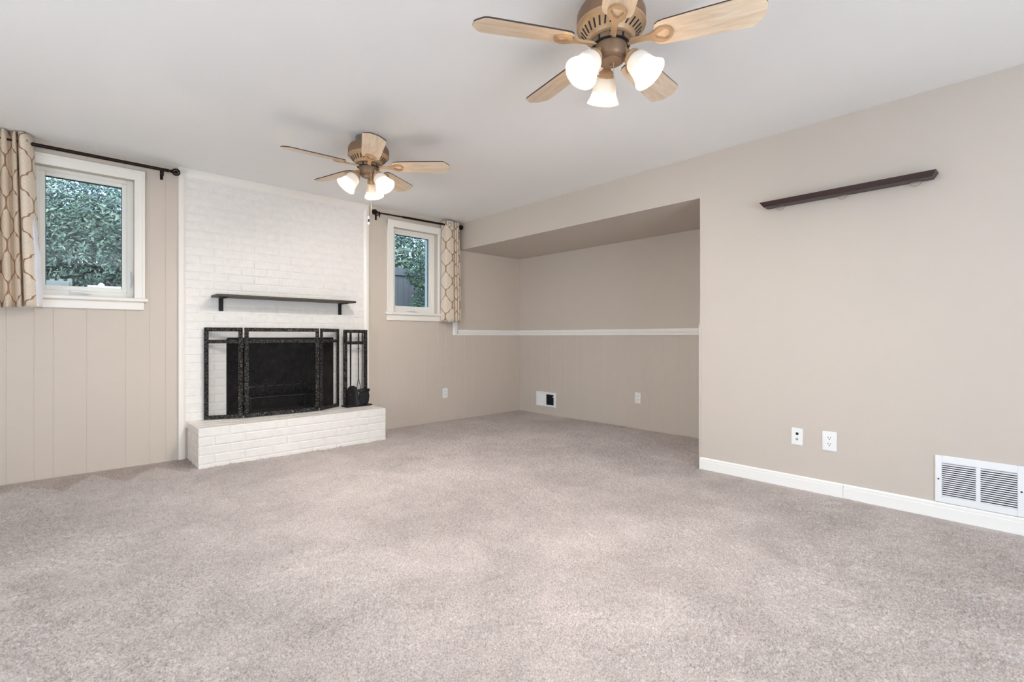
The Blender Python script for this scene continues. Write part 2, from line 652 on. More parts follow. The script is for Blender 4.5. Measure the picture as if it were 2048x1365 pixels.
def carpet_floor():
    """deep-pile carpet: every tuft a vertex of a fine height field where the photo sees it, plain beyond"""
    import numpy as np
    rng = np.random.default_rng(4)
    x0, x1, y0, y1, st = -.46, XB, -.25, YA, .0068
    nx, ny = int((x1 - x0) / st), int((y1 - y0) / st)
    gx, gy = np.meshgrid(np.linspace(x0, x1, nx), np.linspace(y0, y1, ny))
    h = rng.normal(0, 1, (ny, nx))
    h = h * .75 + .25 * (np.roll(h, 1, 0) + np.roll(h, 1, 1))

    def soft(cell):
        a, b = int((y1 - y0) / cell) + 3, int((x1 - x0) / cell) + 3
        g = rng.normal(0, 1, (a, b))
        fy, fx = (gy - y0) / cell, (gx - x0) / cell
        iy, ix = fy.astype(int), fx.astype(int)
        ty, tx = fy - iy, fx - ix
        ty, tx = ty * ty * (3 - 2 * ty), tx * tx * (3 - 2 * tx)
        return (g[iy, ix] * (1 - ty) + g[iy + 1, ix] * ty) * (1 - tx) + (g[iy, ix + 1] * (1 - ty) + g[iy + 1, ix + 1] * ty) * tx
    clump = .5 + .5 * np.clip(soft(.16), -1, 1.5)
    z = h * (.0030 + .0020 * clump) + .0016 * soft(.035) + .0022 * soft(.12) + .0035 * soft(.5)
    seam = np.exp(-((gx - 3.505 - (2.9 - gy) * .09) / .006) ** 2) * np.clip((3.0 - gy) / .5, 0, 1)      # seam at the recess threshold
    seam += np.exp(-((gx - 4.10 + (gy - 2.0) * -.25) / .006) ** 2) * ((gy > 1.85) & (gy < 2.15)) * .8
    z -= .011 * np.clip(seam, 0, 1)
    edge = np.minimum.reduce([gx - x0, x1 - gx, gy - y0, y1 - gy])
    near = np.where(gy < YE, np.abs(gx - XR + .013), 1.0)                 # pile tucked flat along the baseboard
    near = np.minimum(near, YA - gy)
    z *= np.clip(near / .10, .25, 1)
    z = np.clip(z, -.014, .014) * np.clip(edge / .01, 0, 1)
    jx, jy = rng.uniform(-.0024, .0024, z.shape), rng.uniform(-.0024, .0024, z.shape)
    k = (edge > .004)
    v = np.stack([gx + jx * k, gy + jy * k, z], -1).reshape(-1, 3)
    idx = np.arange(nx * ny).reshape(ny, nx)
    q = np.stack([idx[:-1, :-1], idx[:-1, 1:], idx[1:, 1:], idx[1:, :-1]], -1).reshape(-1, 4)
    n0 = len(v)
    ex = np.array([(XL, YF, 0), (XB, YF, 0), (XB, y0, 0), (XL, y0, 0), (x0, y0, 0), (x0, YA, 0), (XL, YA, 0)], float)
    v = np.concatenate([v, ex])
    q = np.concatenate([q, np.array([(n0, n0 + 1, n0 + 2, n0 + 3), (n0 + 3, n0 + 4, n0 + 5, n0 + 6)])])
    me = bpy.data.meshes.new('floor')
    me.vertices.add(len(v)); me.vertices.foreach_set('co', v.astype('f').ravel())
    me.loops.add(q.size); me.loops.foreach_set('vertex_index', q.astype('i').ravel())
    me.polygons.add(len(q)); me.polygons.foreach_set('loop_start', np.arange(0, q.size, 4, dtype='i'))
    me.polygons.foreach_set('use_smooth', np.ones(len(q), bool))
    me.update(calc_edges=True)
    me.validate()
    me.materials.append(M['carpet'])
    o = bpy.data.objects.new('floor', me)
    COL.objects.link(o)
    return o


o = carpet_floor(); tag(o, kind='structure')
mb = MB(); mb.add([(XL, YF, 0), (XL, YA, 0), (XL, YA, ZC), (XL, YF, ZC)], [(0, 1, 2, 3)])
o = mb.build('wall_left', M['panel']); tag(o, kind='structure')
mb = MB(); mb.add([(XL, YF, 0), (XR, YF, 0), (XR, YF, ZC), (XL, YF, ZC)], [(0, 3, 2, 1)])
o = mb.build('wall_front', M['wall']); tag(o, kind='structure')


# right-hand baseboard (two lengths butted at a joint), chair rail, corner strip
def base_profile(mb, y0, y1):
    pr = [(0, 0), (-.0125, 0), (-.0125, .062), (-.0100, .064), (-.0100, .080), (-.006, .087), (0, .087)]
    n = len(pr)
    vs = [(XR + a, y0, b) for a, b in pr] + [(XR + a, y1, b) for a, b in pr]
    mb.add(vs, [[i, i + 1, n + i + 1, n + i][::-1] for i in range(n - 1)] + [list(range(n))[::-1], [n + i for i in range(n)]])


mb = MB(); base_profile(mb, .7595, YE); base_profile(mb, YF, .758)
o = mb.build('baseboard_right', M['trim']); tag(o, kind='structure')

pr = [(0, 1.017), (-.010, 1.017), (-.012, 1.024), (-.012, 1.040), (-.020, 1.046), (-.022, 1.056), (-.016, 1.066), (-.012, 1.070), (-.012, 1.078), (-.008, 1.083), (0, 1.083)]
mb = MB()
n = len(pr)
vs = [(3.485, YA + a, b) for a, b in pr] + [(XB + a, YA + a, b) for a, b in pr] + [(XB + a, YE, b) for a, b in pr]
mb.add(vs, [[k * n + i, k * n + i + 1, (k + 1) * n + i + 1, (k + 1) * n + i][::-1] for k in (0, 1) for i in range(n - 1)])
mb.box(3.42, 3.487, YA - .012, YA, 1.017, 1.30, bev=.003)
mb.box(3.432, 3.475, YA - .018, YA - .012, 1.024, 1.30, bev=.002)
o = mb.build('trim_1', M['trim']); tag(o, kind='structure')
mb = MB()
mb.box(XR - .004, XR + .004, YE - .010, YE + .008, .087, 1.09, bev=.0015)
mb.box(XR - .002, XR + .02, YE, YE + .012, 1.015, 1.085, bev=.002)
o = mb.build('trim_2', M['wall']); tag(o, kind='structure')

# white moulding that frames the painted brick
TX0, TX1, TX2, TX3 = .682, .730, 2.281, 2.331


def mould(mb, p):      # p: 4 corner pairs along the frame, swept profile across
    pass


mb = MB()
for (a, b) in ((TX0, TX1), (TX2, TX3)):
    outer, inner = (a, b) if a < 1 else (b, a)
    sg = 1 if inner > outer else -1
    prof = [(outer, 0), (outer, -.020), (outer + sg * .010, -.024), (outer + sg * .030, -.021), (outer + sg * .044, -.012), (inner, -.009), (inner, 0)]
    zt = [ZC if i < 2 else ZC - .068 * abs(x - outer) / .05 for i, (x, y) in enumerate(prof)]
    n = len(prof)
    vs = [(x, YA + y, 0.0) for x, y in prof] + [(x, YA + y, z) for (x, y), z in zip(prof, zt)]
    fs = [[i, i + 1, n + i + 1, n + i] for i in range(n - 1)]
    mb.add(vs, [f if sg < 0 else f[::-1] for f in fs])
prof = [(0, -.020), (.014, -.024), (.042, -.021), (.060, -.012), (.066, -.009), (.066, 0)]
n = len(prof)
vs = [(TX0 + .05 * d / .068, YA + y, ZC - d) for d, y in prof] + [(TX3 - .05 * d / .068, YA + y, ZC - d) for d, y in prof]
mb.add(vs, [[i, n + i, n + i + 1, i + 1] for i in range(n - 1)])
o = mb.build('trim_3', M['trim_cream'], smooth=40); tag(o, kind='structure')


# unseen doors added as a reason for the fill lights; walls stay solid
def added_door(name, loc, rz, w, h):
    d = empty(name, loc, rz); d['kind'] = 'structure'
    mb = MB()
    for (a, b, c, e) in ((-w / 2 - .07, -w / 2, 0, h + .07), (w / 2, w / 2 + .07, 0, h + .07), (-w / 2, w / 2, h, h + .07), (-.04, .04, 0, h)):
        mb.box(a, b, 0, .03, c, e, bev=.003)
    mb.build('door_frame', M['trim'], d)
    mb = MB(); mb.box(-w / 2, w / 2, .004, .010, .02, h)
    mb.build('pane', M['glass'], d)


added_door('added_door_1', (.6, YF + .001, 0), 0, 2.2, 2.0)
added_door('added_door_2', (XL + .001, 1.4, 0), R(-90), 2.2, 2.0)


# ------------------------------------------------------------------ windows
def window(name, w, lock_side, casing_l, casing_r, stool_l, stool_r, ctop):
    t = empty(name, ((w['x0'] + w['x1']) / 2, YA, w['z0'])); t['kind'] = 'structure'
    ox, oz = t.location.x, t.location.z

    def part(mb, pname, mat, par=None):
        for v in mb.v:
            v.x -= ox; v.y -= YA; v.z -= oz
        return mb.build(pname, mat, par or t)
    x0, x1, z0, z1 = w['x0'], w['x1'], w['z0'], w['z1']
    # casing: sides and head, two-step profile
    mb = MB()
    for (a, b) in ((casing_l, x0 + .004), (x1 - .004, casing_r)):
        mb.box(a, b, YA - .016, YA, z0, ctop, bev=.003)
    mb.box(casing_l, casing_r, YA - .0165, YA, z1 - .004, ctop, bev=.003)
    for (a, b) in ((casing_l, casing_l + .018), (casing_r - .018, casing_r)):
        mb.box(a, b, YA - .022, YA - .016, z0, ctop, bev=.002)
    mb.box(casing_l, casing_r, YA - .0222, YA - .016, ctop - .018, ctop, bev=.002)
    part(mb, 'casing', M['trim_cream'])
    mb = MB(); mb.box(stool_l, stool_r, YA - .045, YA + .07, z0 - .028, z0 + .001, bev=.007)
    part(mb, 'stool', M['trim_cream'])
    mb = MB(); mb.box(stool_l + .022, stool_r - .022, YA - .018, YA, z0 - .09, z0 - .028, bev=.004)
    part(mb, 'apron', M['trim_cream'])
    # fixed frame
    fw, fy0, fy1 = .042, YA + .070, YA + .15
    mb = MB()
    mb.box(x0, x0 + fw, fy0, fy1, z0, z1, bev=.002); mb.box(x1 - fw, x1, fy0, fy1, z0, z1, bev=.002)
    mb.box(x0 + fw, x1 - fw, fy0, fy1, z1 - .028, z1, bev=.002); mb.box(x0 + fw, x1 - fw, fy0, fy1, z0, z0 + .042, bev=.002)
    part(mb, 'frame', M['vinyl'])
    # sash
    a, b, c, d = x0 + fw, x1 - fw, z0 + .042, z1 - .028
    sw = .030
    mb = MB()
    sy0, sy1 = YA + .078, YA + .13
    mb.box(a, a + sw, sy0, sy1, c, d, bev=.003); mb.box(b - sw, b, sy0, sy1, c, d, bev=.003)
    mb.box(a + sw, b - sw, sy0, sy1, d - sw, d, bev=.003); mb.box(a + sw, b - sw, sy0, sy1, c, c + sw + .005, bev=.003)
    part(mb, 'sash', M['vinyl'])
    mb = MB(); mb.box(a + sw - .004, b - sw + .004, YA + .098, YA + .104, c + sw - .002, d - sw + .004)
    part(mb, 'pane', M['glass'])
    mb = MB()
    g = .006
    mb.box(a + sw, b - sw, YA + .090, YA + .104, d - sw - g, d - sw); mb.box(a + sw, a + sw + g * .5, YA + .09, YA + .104, c + sw, d - sw)
    mb.box(b - sw - g * .5, b - sw, YA + .09, YA + .104, c + sw, d - sw)
    part(mb, 'gasket', M['slot'])
    mb = MB(); mb.box(x0, x0 + .045, YA + .152, YA + .205, z0, z1, bev=.003); mb.box(x1 - .045, x1, YA + .152, YA + .205, z0, z1, bev=.003)
    part(mb, 'outside_jamb', M['white_out'])
    # outside screen clips are not built; crank operator on the bottom rail
    cx = (x0 + x1) / 2 - .035
    mb = MB()
    mb.box(cx - .05, cx + .06, fy0 - .016, fy0, z0 + .018, z0 + .036, bev=.006)
    mb.tube([(cx - .035, fy0 - .018, z0 + .034), (cx - .01, fy0 - .026, z0 + .036), (cx + .03, fy0 - .030, z0 + .030), (cx + .072, fy0 - .030, z0 + .022)], [.006, .007, .007, .005], 8)
    mb.sphere((cx - .035, fy0 - .016, z0 + .036), .011, 6)
    part(mb, 'crank_handle', M['plastic'])
    lx = x1 - fw / 2 - .004 if lock_side > 0 else x0 + fw / 2 + .004
    mb = MB()
    mb.box(lx - .009, lx + .009, fy0 - .006, fy0, z0 + .075, z0 + .215, bev=.003)
    mb.tube([(lx, fy0 - .008, z0 + .09), (lx, fy0 - .018, z0 + .12), (lx, fy0 - .020, z0 + .16), (lx, fy0 - .012, z0 + .205)], [.005, .007, .006, .004], 8)
    part(mb, 'lock_lever', M['plastic'])
    return t


window('window_1', W1, 1, -.232, .466, -.252, .484, 2.283)
window('window_2', W2, -1, 2.548, 3.272, 2.522, 3.262, 2.270)


# ------------------------------------------------------------------ fireplace
def brick_rect(mb, u0, u1, v0, v1, place, bl=.2065, bh=.0685, hole=None, mort=.007, h=.008, off=0.0, jit=.0012):
    """bricks in a running bond on a rectangle; place(u, v, w) -> point, w = height over the mortar face"""
    rows = int(math.ceil((v1 - v0) / bh - 1e-6))
    for r in range(rows):
        vb, vt = v0 + r * bh + mort / 2, min(v0 + (r + 1) * bh, v1) - mort / 2
        if vt - vb < .01:
            continue
        u = u0 - (bl / 2 if r % 2 else 0.0) - off
        while u < u1:
            a, b = max(u, u0) + (mort / 2 if u > u0 else 0), min(u + bl, u1) - (mort / 2 if u + bl < u1 else 0)
            u += bl
            segs = [(a, b, vb, vt)]
            if hole:
                ha, hb, hz = hole
                if vb < hz:
                    segs = []
                    if vt > hz + .012 and b > ha and a < hb:
                        segs.append((max(a, ha), min(b, hb), hz + .002, vt))
                        if a < ha: segs.append((a, ha, vb, vt))
                        if b > hb: segs.append((hb, b, vb, vt))
                    else:
                        if a < ha: segs.append((a, min(b, ha), vb, vt))
                        if b > hb: segs.append((max(a, hb), b, vb, vt))
            for (p, q, s, t) in segs:
                if q - p < .012:
                    continue
                hh = h + random.uniform(-jit, jit)
                e = .0035
                j = [random.uniform(-.0012, .0012) for _ in range(4)]
                vs = [place(p, s, 0), place(q, s, 0), place(q, t, 0), place(p, t, 0),
                      place(p + e, s + e + j[0], hh), place(q - e, s + e + j[1], hh), place(q - e, t - e + j[2], hh), place(p + e, t - e + j[3], hh)]
                mb.add(vs, [(4, 5, 6, 7), (0, 1, 5, 4), (1, 2, 6, 5), (2, 3, 7, 6), (3, 0, 4, 7)])


HZ, HX0, HX1, HY = .303, .742, 2.295, 4.242
fp = empty('fireplace', (1.5, YA, 0))
tag(fp, 'fireplace with white painted brick face, raised brick hearth and black sooty opening', 'fireplace')


def fpart(mb, name, mats, smooth=None):
    for v in mb.v:
        v.x -= 1.5; v.y -= YA
    return mb.build(name, mats, fp, smooth)


mb = MB()
ym = YA - .003
for (a, b, c, d) in ((TX1 - .012, FB['x0'], .25, ZC), (FB['x1'], TX2 + .012, .25, ZC), (FB['x0'], FB['x1'], FB['z1'], ZC)):
    mb.add([(a, ym, c), (b, ym, c), (b, ym, d), (a, ym, d)], [(0, 1, 2, 3)])
mb.box(FB['x0'] - .001, FB['x0'], ym, YA + .09, .3, FB['z1'])
brick_rect(mb, TX1 - .006, TX2 + .006, .300, 2.325, lambda u, v, w: (u, ym - w, v), hole=(FB['x0'], FB['x1'], FB['z1']), h=.0035, mort=.007)
fpart(mb, 'brick_face', M['brick'], 25)

mb = MB()
mb.box(HX0 + .006, HX1 - .006, HY + .006, YA - .003, -.01, HZ - .004)
bh = HZ / 4.42
z0 = -.03
brick_rect(mb, HX0, HX1, HZ - 5 * bh, HZ, lambda u, v, w: (u, HY + .006 - w, v), bl=.212, bh=bh, h=.0045)
brick_rect(mb, HY, YA - .01, HZ - 5 * bh, HZ, lambda u, v, w: (HX0 + .006 - w, u, v), bl=.212, bh=bh, h=.0045, off=.1)
brick_rect(mb, HY, YA - .01, HZ - 5 * bh, HZ, lambda u, v, w: (HX1 - .006 + w, u, v), bl=.212, bh=bh, h=.0045, off=.1)
brick_rect(mb, HX0, HX1, HY, YA - .012, lambda u, v, w: (u, v, HZ - .004 + w), bl=.212, bh=.109, h=.004, mort=.006, jit=.0005)
fpart(mb, 'hearth', M['brick'], 25)

mb = MB()   # firebox: splayed sides, back, floor and smoke shelf
a, b, c, d = FB['x0'], FB['x1'], 1.16, 1.83
y0, y1, z0, z1 = YA - .002, YA + .52, HZ + .001, FB['z1']
mb.add([(a, y0, z0), (c, y1, z0), (c, y1, z1), (a, y0, z1)], [(0, 1, 2, 3)])
mb.add([(b, y0, z0), (d, y1, z0), (d, y1, z1), (b, y0, z1)], [(0, 3, 2, 1)])
mb.add([(c, y1, z0), (d, y1, z0), (d, y1, z1), (c, y1, z1)], [(0, 1, 2, 3)])
mb.add([(a, y0, z0), (b, y0, z0), (d, y1, z0), (c, y1, z0)], [(0, 1, 2, 3)])
mb.add([(a, y0, z1), (b, y0, z1), (d, y1, z1), (c, y1, z1)], [(0, 3, 2, 1)])
fpart(mb, 'firebox', M['soot'])
mb = MB(); mb.box(1.034, FB['x1'] - .004, YA - .012, YA + .09, .945, .992, bev=.002)
fpart(mb, 'lintel', M['iron'])

# log grate inside the firebox
gr = empty('fireplace_grate', (1.53, 4.94, HZ))
tag(gr, 'black iron log grate with upright fingers inside the dark fireplace opening', 'grate')
mb = MB()
for y in (-.10, .10):
    mb.tube([(-.33, y, .13), (.33, y, .13)], .010, 8)
mb.tube([(-.33, -.13, .235), (.33, -.13, .235)], .009, 8)
mb.build('rail', M['iron'], gr)
for i in range(9):
    x = -.32 + i * .08
    mb = MB()
    mb.tube([(x, .17, .16), (x, .10, .14), (x, -.10, .14), (x, -.135, .17), (x, -.14, .26)], .010, 8)
    mb.build('finger', M['iron'], gr, 50)
for x in (-.28, .28):
    for y in (-.10, .10):
        mb = MB(); mb.box(x - .011, x + .011, y - .011, y + .011, 0, .13, bev=.002)
        mb.build('leg', M['iron'], gr)

# mantel shelf
ms = empty('mantel_shelf', (1.506, YA - .010, 1.330))
tag(ms, 'dark wooden mantel shelf on two black brackets across the white brick', 'shelf')
mb = MB(); mb.box(-.596, .596, -.205, 0, 0, .020, bev=.004)
mb.build('shelf_board', M['mantel'], ms)
for x in (-.523, .516):
    mb = MB()
    mb.box(x - .017, x + .017, -.008, 0, -.112, 0, bev=.003)
    mb.box(x - .017, x + .017, -.16, -.008, -.008, 0, bev=.002)
    for zz in (-.09, -.05):
        mb.lathe([(.004, 0), (.004, .003), (.0, .004)], 8, M=Matrix.Translation((x, -.008, zz)) @ Matrix.Rotation(PI / 2, 4, 'X'))
    mb.build('bracket', M['iron'], ms)


# ------------------------------------------------------------------ fireplace screen, tools
def flat_frame(mb, p0, p1, z0, z1, w, th, bars=()):
    """rectangular frame of flat bar between two floor points"""
    p0, p1 = Vector((p0[0], p0[1], 0)), Vector((p1[0], p1[1], 0))
    L = (p1 - p0).length
    ang = math.atan2(p1.y - p0.y, p1.x - p0.x)
    T = Matrix.Translation(p0) @ Matrix.Rotation(ang, 4, 'Z')
    mb.box(0, w, -th / 2, th / 2, z0, z1, M=T, bev=.002)
    mb.box(L - w, L, -th / 2, th / 2, z0, z1, M=T, bev=.002)
    for (a, b) in [(z0, z0 + w), (z1 - w, z1)] + list(bars):
        mb.box(w, L - w, -th / 2 + .0005, th / 2 - .0005, a, b, M=T, bev=.002)
    # raised rib down the middle of the bars
    mb.box(w * .36, w * .64, -th / 2 - .003, -th / 2, z0 + w / 2, z1 - w / 2, M=T, bev=.001)
    mb.box(L - w * .64, L - w * .36, -th / 2 - .003, -th / 2, z0 + w / 2, z1 - w / 2, M=T, bev=.001)
    return T, L


scr = empty('fireplace_screen', (1.44, 4.60, HZ + .002))
tag(scr, 'three-panel black iron fireplace screen with wire mesh standing on the white hearth', 'fireplace screen')
SB = [((.855, 4.655), (1.118, 4.548)), ((1.130, 4.546), (1.752, 4.512)), ((1.764, 4.514), (2.004, 4.655))]
for p0, p1 in SB:
    q0, q1 = (p0[0] - 1.44, p0[1] - 4.60), (p1[0] - 1.44, p1[1] - 4.60)
    mb = MB()
    T, L = flat_frame(mb, q0, q1, .002, .772, .033, .010, [(.638, .668)])
    f = mb.build('panel_frame', M['hammered'], scr)
    mb = MB()
    mb.add([T @ Vector(p) for p in ((.02, .006, .02), (L - .02, .006, .02), (L - .02, .006, .755), (.02, .006, .755))], [(0, 1, 2, 3)])
    mb.build('wire_mesh', M['screen'], f)
for p in (SB[0][1], SB[1][1]):
    x, y = p[0] - 1.44 + .006, p[1] - 4.60 + .002
    for z in (.12, .60):
        mb = MB()
        mb.lathe([(.005, z), (.005, z + .07)], 10, M=Matrix.Translation((x, y, 0)))
        mb.build('hinge', M['iron'], scr)

TY = 4.58
ts = empty('fireplace_tool_stand', (2.141, TY, HZ))
tag(ts, 'black iron fireplace tool stand with two square posts beside the screen', 'tool stand')
mb = MB(); mb.box(-.125, .150, -.068, .052, .001, .014, bev=.003)
mb.build('base', M['iron'], ts)
for x in (-.106, .106):
    mb = MB(); mb.box(x - .018, x + .018, -.010, .010, .014, .765, bev=.002)
    mb.box(x - .006, x + .006, -.013, -.010, .02, .755, bev=.001)
    mb.build('post', M['hammered'], ts)
for z in (.737, .622):
    mb = MB(); mb.box(-.088, .088, -.009, .009, z - .002, z + .028, bev=.002)
    if z < .7:
        for hx in (-.074, -.05, .045, .066):
            mb.tube([(hx, -.009, z + .012), (hx, -.030, z + .012), (hx, -.034, z + .022)], .003, 6)
    mb.build('crossbar', M['hammered'], ts)


def handle(mb, x, y, z0, z1):
    mb.tube([(x, y, z0), (x, y, z0 + .02), (x, y, z1 - .02), (x, y, z1)], [.004, .0075, .0075, .005], 10)
    mb.sphere((x, y, z1 + .004), .008, 6)


def tool(name, label, cat, x, y, z=HZ):
    t = empty(name, (2.141 + x, TY + y, z))
    tag(t, label, cat)
    return t


t = tool('fireplace_shovel', 'black fireplace shovel with rounded pan leaning in the tool stand', 'shovel', -.062, -.034, HZ + .016)
mb = MB(); mb.tube([(0, .012, .185), (0, .004, .21), (0, 0, .60)], .0042, 8); handle(mb, 0, 0, .60, .715)
mb.build('handle', M['iron'], t, 40)
mb = MB()
nx, nz = 12, 10
vs = []
for j in range(nz + 1):
    v = j / nz
    hw = .060 * (1.0 if v < .62 else math.sqrt(max(1 - ((v - .62) / .40) ** 2, .02)))
    for i in range(nx + 1):
        u = -1 + 2 * i / nx
        vs.append((u * hw + .012, -.012 + .024 * v - .014 * (1 - u * u) * 0 - .016 * u ** 4 * .8, .006 + .186 * v))
fs = [(j * (nx + 1) + i, j * (nx + 1) + i + 1, (j + 1) * (nx + 1) + i + 1, (j + 1) * (nx + 1) + i) for j in range(nz) for i in range(nx)]
mb.add(vs, fs)
off = len(vs)
mb.add([(x, y + .003, z) for x, y, z in vs], [f[::-1] for f in fs])
for k in range(nx):
    mb.add([vs[k], vs[k + 1], (vs[k + 1][0], vs[k + 1][1] + .003, vs[k + 1][2]), (vs[k][0], vs[k][1] + .003, vs[k][2])], [(3, 2, 1, 0)])
mb.build('pan', M['iron'], t, 40)

t = tool('fireplace_brush', 'black fireplace brush with flared bristle head hanging in the tool stand', 'brush', .072, -.040, HZ + .016)
mb = MB(); mb.tube([(-.018, .008, .14), (-.018, .004, .20), (-.018, 0, .60)], .0042, 8); handle(mb, -.018, 0, .60, .715)
mb.build('handle', M['iron'], t, 40)
mb = MB(); mb.lathe([(.048, .124), (.060, .128), (.062, .148), (.055, .155), (.012, .160)], 24, M=Matrix.Diagonal((1, .42, 1, 1)))
mb.build('ferrule', M['iron'], t, 40)
mb = MB(); mb.lathe([(.044, .006), (.052, .03), (.058, .08), (.050, .125)], 30, M=Matrix.Diagonal((1, .42, 1, 1)))
mb.build('bristles', M['bristle'], t, 40)

t = tool('fireplace_tongs', 'thin black fireplace tongs with two splayed legs behind the brush', 'tongs', .045, .024, HZ + .018)
mb = MB(); handle(mb, 0, 0, .60, .715); mb.tube([(0, 0, .23), (0, 0, .60)], .005, 8)
mb.sphere((0, 0, .56), .009, 6)
mb.build('handle', M['iron'], t, 40)
for s in (-1, 1):
    mb = MB(); mb.tube([(0, 0, .25), (s * .018, 0, .18), (s * .036 - .006, .002, .05), (s * .034 - .006, 0, .002)], .0034, 8)
    mb.build('leg', M['iron'], t, 40)

t = tool('fireplace_poker', 'slim black fireplace poker hanging beside the shovel handle', 'poker', -.044, .024, HZ + .018)
mb = MB(); mb.tube([(0, 0, .01), (0, 0, .60)], [.003, .0045], 8); handle(mb, 0, 0, .60, .715)
mb.build('handle', M['iron'], t, 40)
mb = MB(); mb.tube([(0, 0, .12), (.012, 0, .10), (.018, 0, .12)], [.0045, .004, .002], 8)
mb.build('hook', M['iron'], t, 40)


# ------------------------------------------------------------------ curtains and rods
RY = YA - .085


def finial(mb, x, z, sg):
    Mx = Matrix.Translation((x, RY, z)) @ Matrix.Rotation(sg * PI / 2, 4, 'Y')
    mb.lathe([(.008, 0), (.014, .004), (.014, .010), (.009, .016), (.009, .022), (.015, .026), (.011, .032), (.007, .036)], 14, M=Mx)
    c = Mx @ Vector((0, 0, .060))
    for k in range(6):                                   # open cage of bent wires
        a = k * PI / 6
        pts = []
        for i in range(20):
            w = 2 * PI * i / 20
            pts.append(c + Vector((math.cos(w) * .026, math.sin(w) * .026 * math.cos(a), math.sin(w) * .026 * math.sin(a))))
        mb.tube(pts, .0032, 6, closed=True)
    mb.sphere(c, .014, 6)


def rod(label, x0, x1, xs_, xe, thick, thin, zl, zr, brks, fin):
    t = empty('curtain_rod', ((x0 + x1) / 2, RY, (zl + zr) / 2))
    tag(t, label, 'curtain rod')
    ox, oz = t.location.x, t.location.z

    def z(x): return zl + (zr - zl) * (x - x0) / (x1 - x0)

    def part(mb, n, m, sm=45):
        for v in mb.v:
            v.x -= ox; v.y -= RY; v.z -= oz
        mb.build(n, m, t, sm)
    mb = MB(); mb.tube([(x0, RY, z(x0)), (x1, RY, z(x1))], thin, 12); part(mb, 'inner_rod', M['rod'])
    mb = MB(); mb.tube([(xs_, RY, z(xs_)), (xe, RY, z(xe))], thick, 14); part(mb, 'outer_rod', M['rod'])
    for (x, sg) in fin:
        mb = MB(); finial(mb, x, z(x), sg); part(mb, 'finial', M['rod'])
    for x in brks:
        mb = MB()
        mb.tube([(x, YA - .004, z(x) - .018), (x, RY + .01, z(x) - .018), (x, RY, z(x) - .016)], .006, 8)
        mb.box(x - .010, x + .010, YA - .005, YA, z(x) - .06, z(x) + .02, bev=.002)
        mb.tube([(x, RY + .018 * math.cos(w), z(x) - .002 + .018 * math.sin(w)) for w in [PI * (.95 + .18 * k) for k in range(7)]], .0055, 8)
        mb.tube([(x, RY, z(x) - .02), (x, RY, z(x) - .05)], [.0065, .004], 8)
        part(mb, 'bracket', M['rod'])


rod('dark bronze curtain rod above the left window, ball finial near the brick trim', -1.35, .600, -.155, .595, .0125, .0075, 2.311, 2.309, (.572, -1.0), ((.596, 1),))
rod('dark bronze curtain rod above the right window with ball finial beside the brick trim', 2.415, 3.440, 2.690, 3.30, .0115, .0078, 2.297, 2.309, (2.418, 3.41), ((2.420, -1), (3.418, 1)))


def curtain(name, label, path, ztop, zbot, u0, eyelets, bot_shift=None, uvz=0.0):
    """path: list of (x, y) front-to-back pleats from left to right; a cloth sheet with lining behind it"""
    P = []
    for i in range(len(path) - 1):                        # resample with catmull-rom
        p0, p1, p2, p3 = (Vector(path[max(i - 1, 0)]), Vector(path[i]), Vector(path[i + 1]), Vector(path[min(i + 2, len(path) - 1)]))
        for k in range(6):
            s = k / 6
            P.append(.5 * ((2 * p1) + (p2 - p0) * s + (2 * p0 - 5 * p1 + 4 * p2 - p3) * s * s + (3 * p1 - p0 - 3 * p2 + p3) * s ** 3))
    P.append(Vector(path[-1]))
    us = [u0]
    for i in range(1, len(P)):
        us.append(us[-1] + (P[i] - P[i - 1]).length)
    t = empty(name, (P[len(P) // 2].x, RY, zbot))
    tag(t, label, 'curtain')
    ox, oz = t.location.x, t.location.z
    NZ = 24

    def sheet(back, zt, zb):
        mb = MB(); mb.uv = []
        for j in range(NZ + 1):
            v = j / NZ
            z = zt + (zb - zt) * v
            for i, p in enumerate(P):
                tq = i / (len(P) - 1)
                dx = bot_shift(tq, v) if bot_shift else 0
                wob = .004 * math.sin(7 * v + 9 * tq) * v
                mb.v.append(Vector((p.x + dx - ox, p.y + wob + back - RY, z - oz + .006 * math.sin(23 * tq) * v)))
                mb.uv.append((us[i], z + uvz))
        w = len(P)
        for j in range(NZ):
            for i in range(w - 1):
                mb.f.append([j * w + i, (j + 1) * w + i, (j + 1) * w + i + 1, j * w + i + 1]); mb.m.append(0)
        return mb
    c = sheet(0, ztop, zbot).build('cloth', M['curtain'], t, 60)
    sd = c.modifiers.new('thickness', 'SOLIDIFY'); sd.thickness = .0018; sd.offset = 1
    for x, y, z, nx in eyelets:
        mb = MB()
        T = Matrix.Translation((x - ox, y - RY, z - oz)) @ Matrix.Rotation(nx, 4, 'Z') @ Matrix.Rotation(PI / 2, 4, 'Y')
        mb.tube([T @ Vector((.021 * math.cos(2 * PI * k / 20), .021 * math.sin(2 * PI * k / 20), 0)) for k in range(20)], .0042, 8, closed=True)
        mb.build('eyelet', M['chrome'], t, 60)
    return t, ox, oz


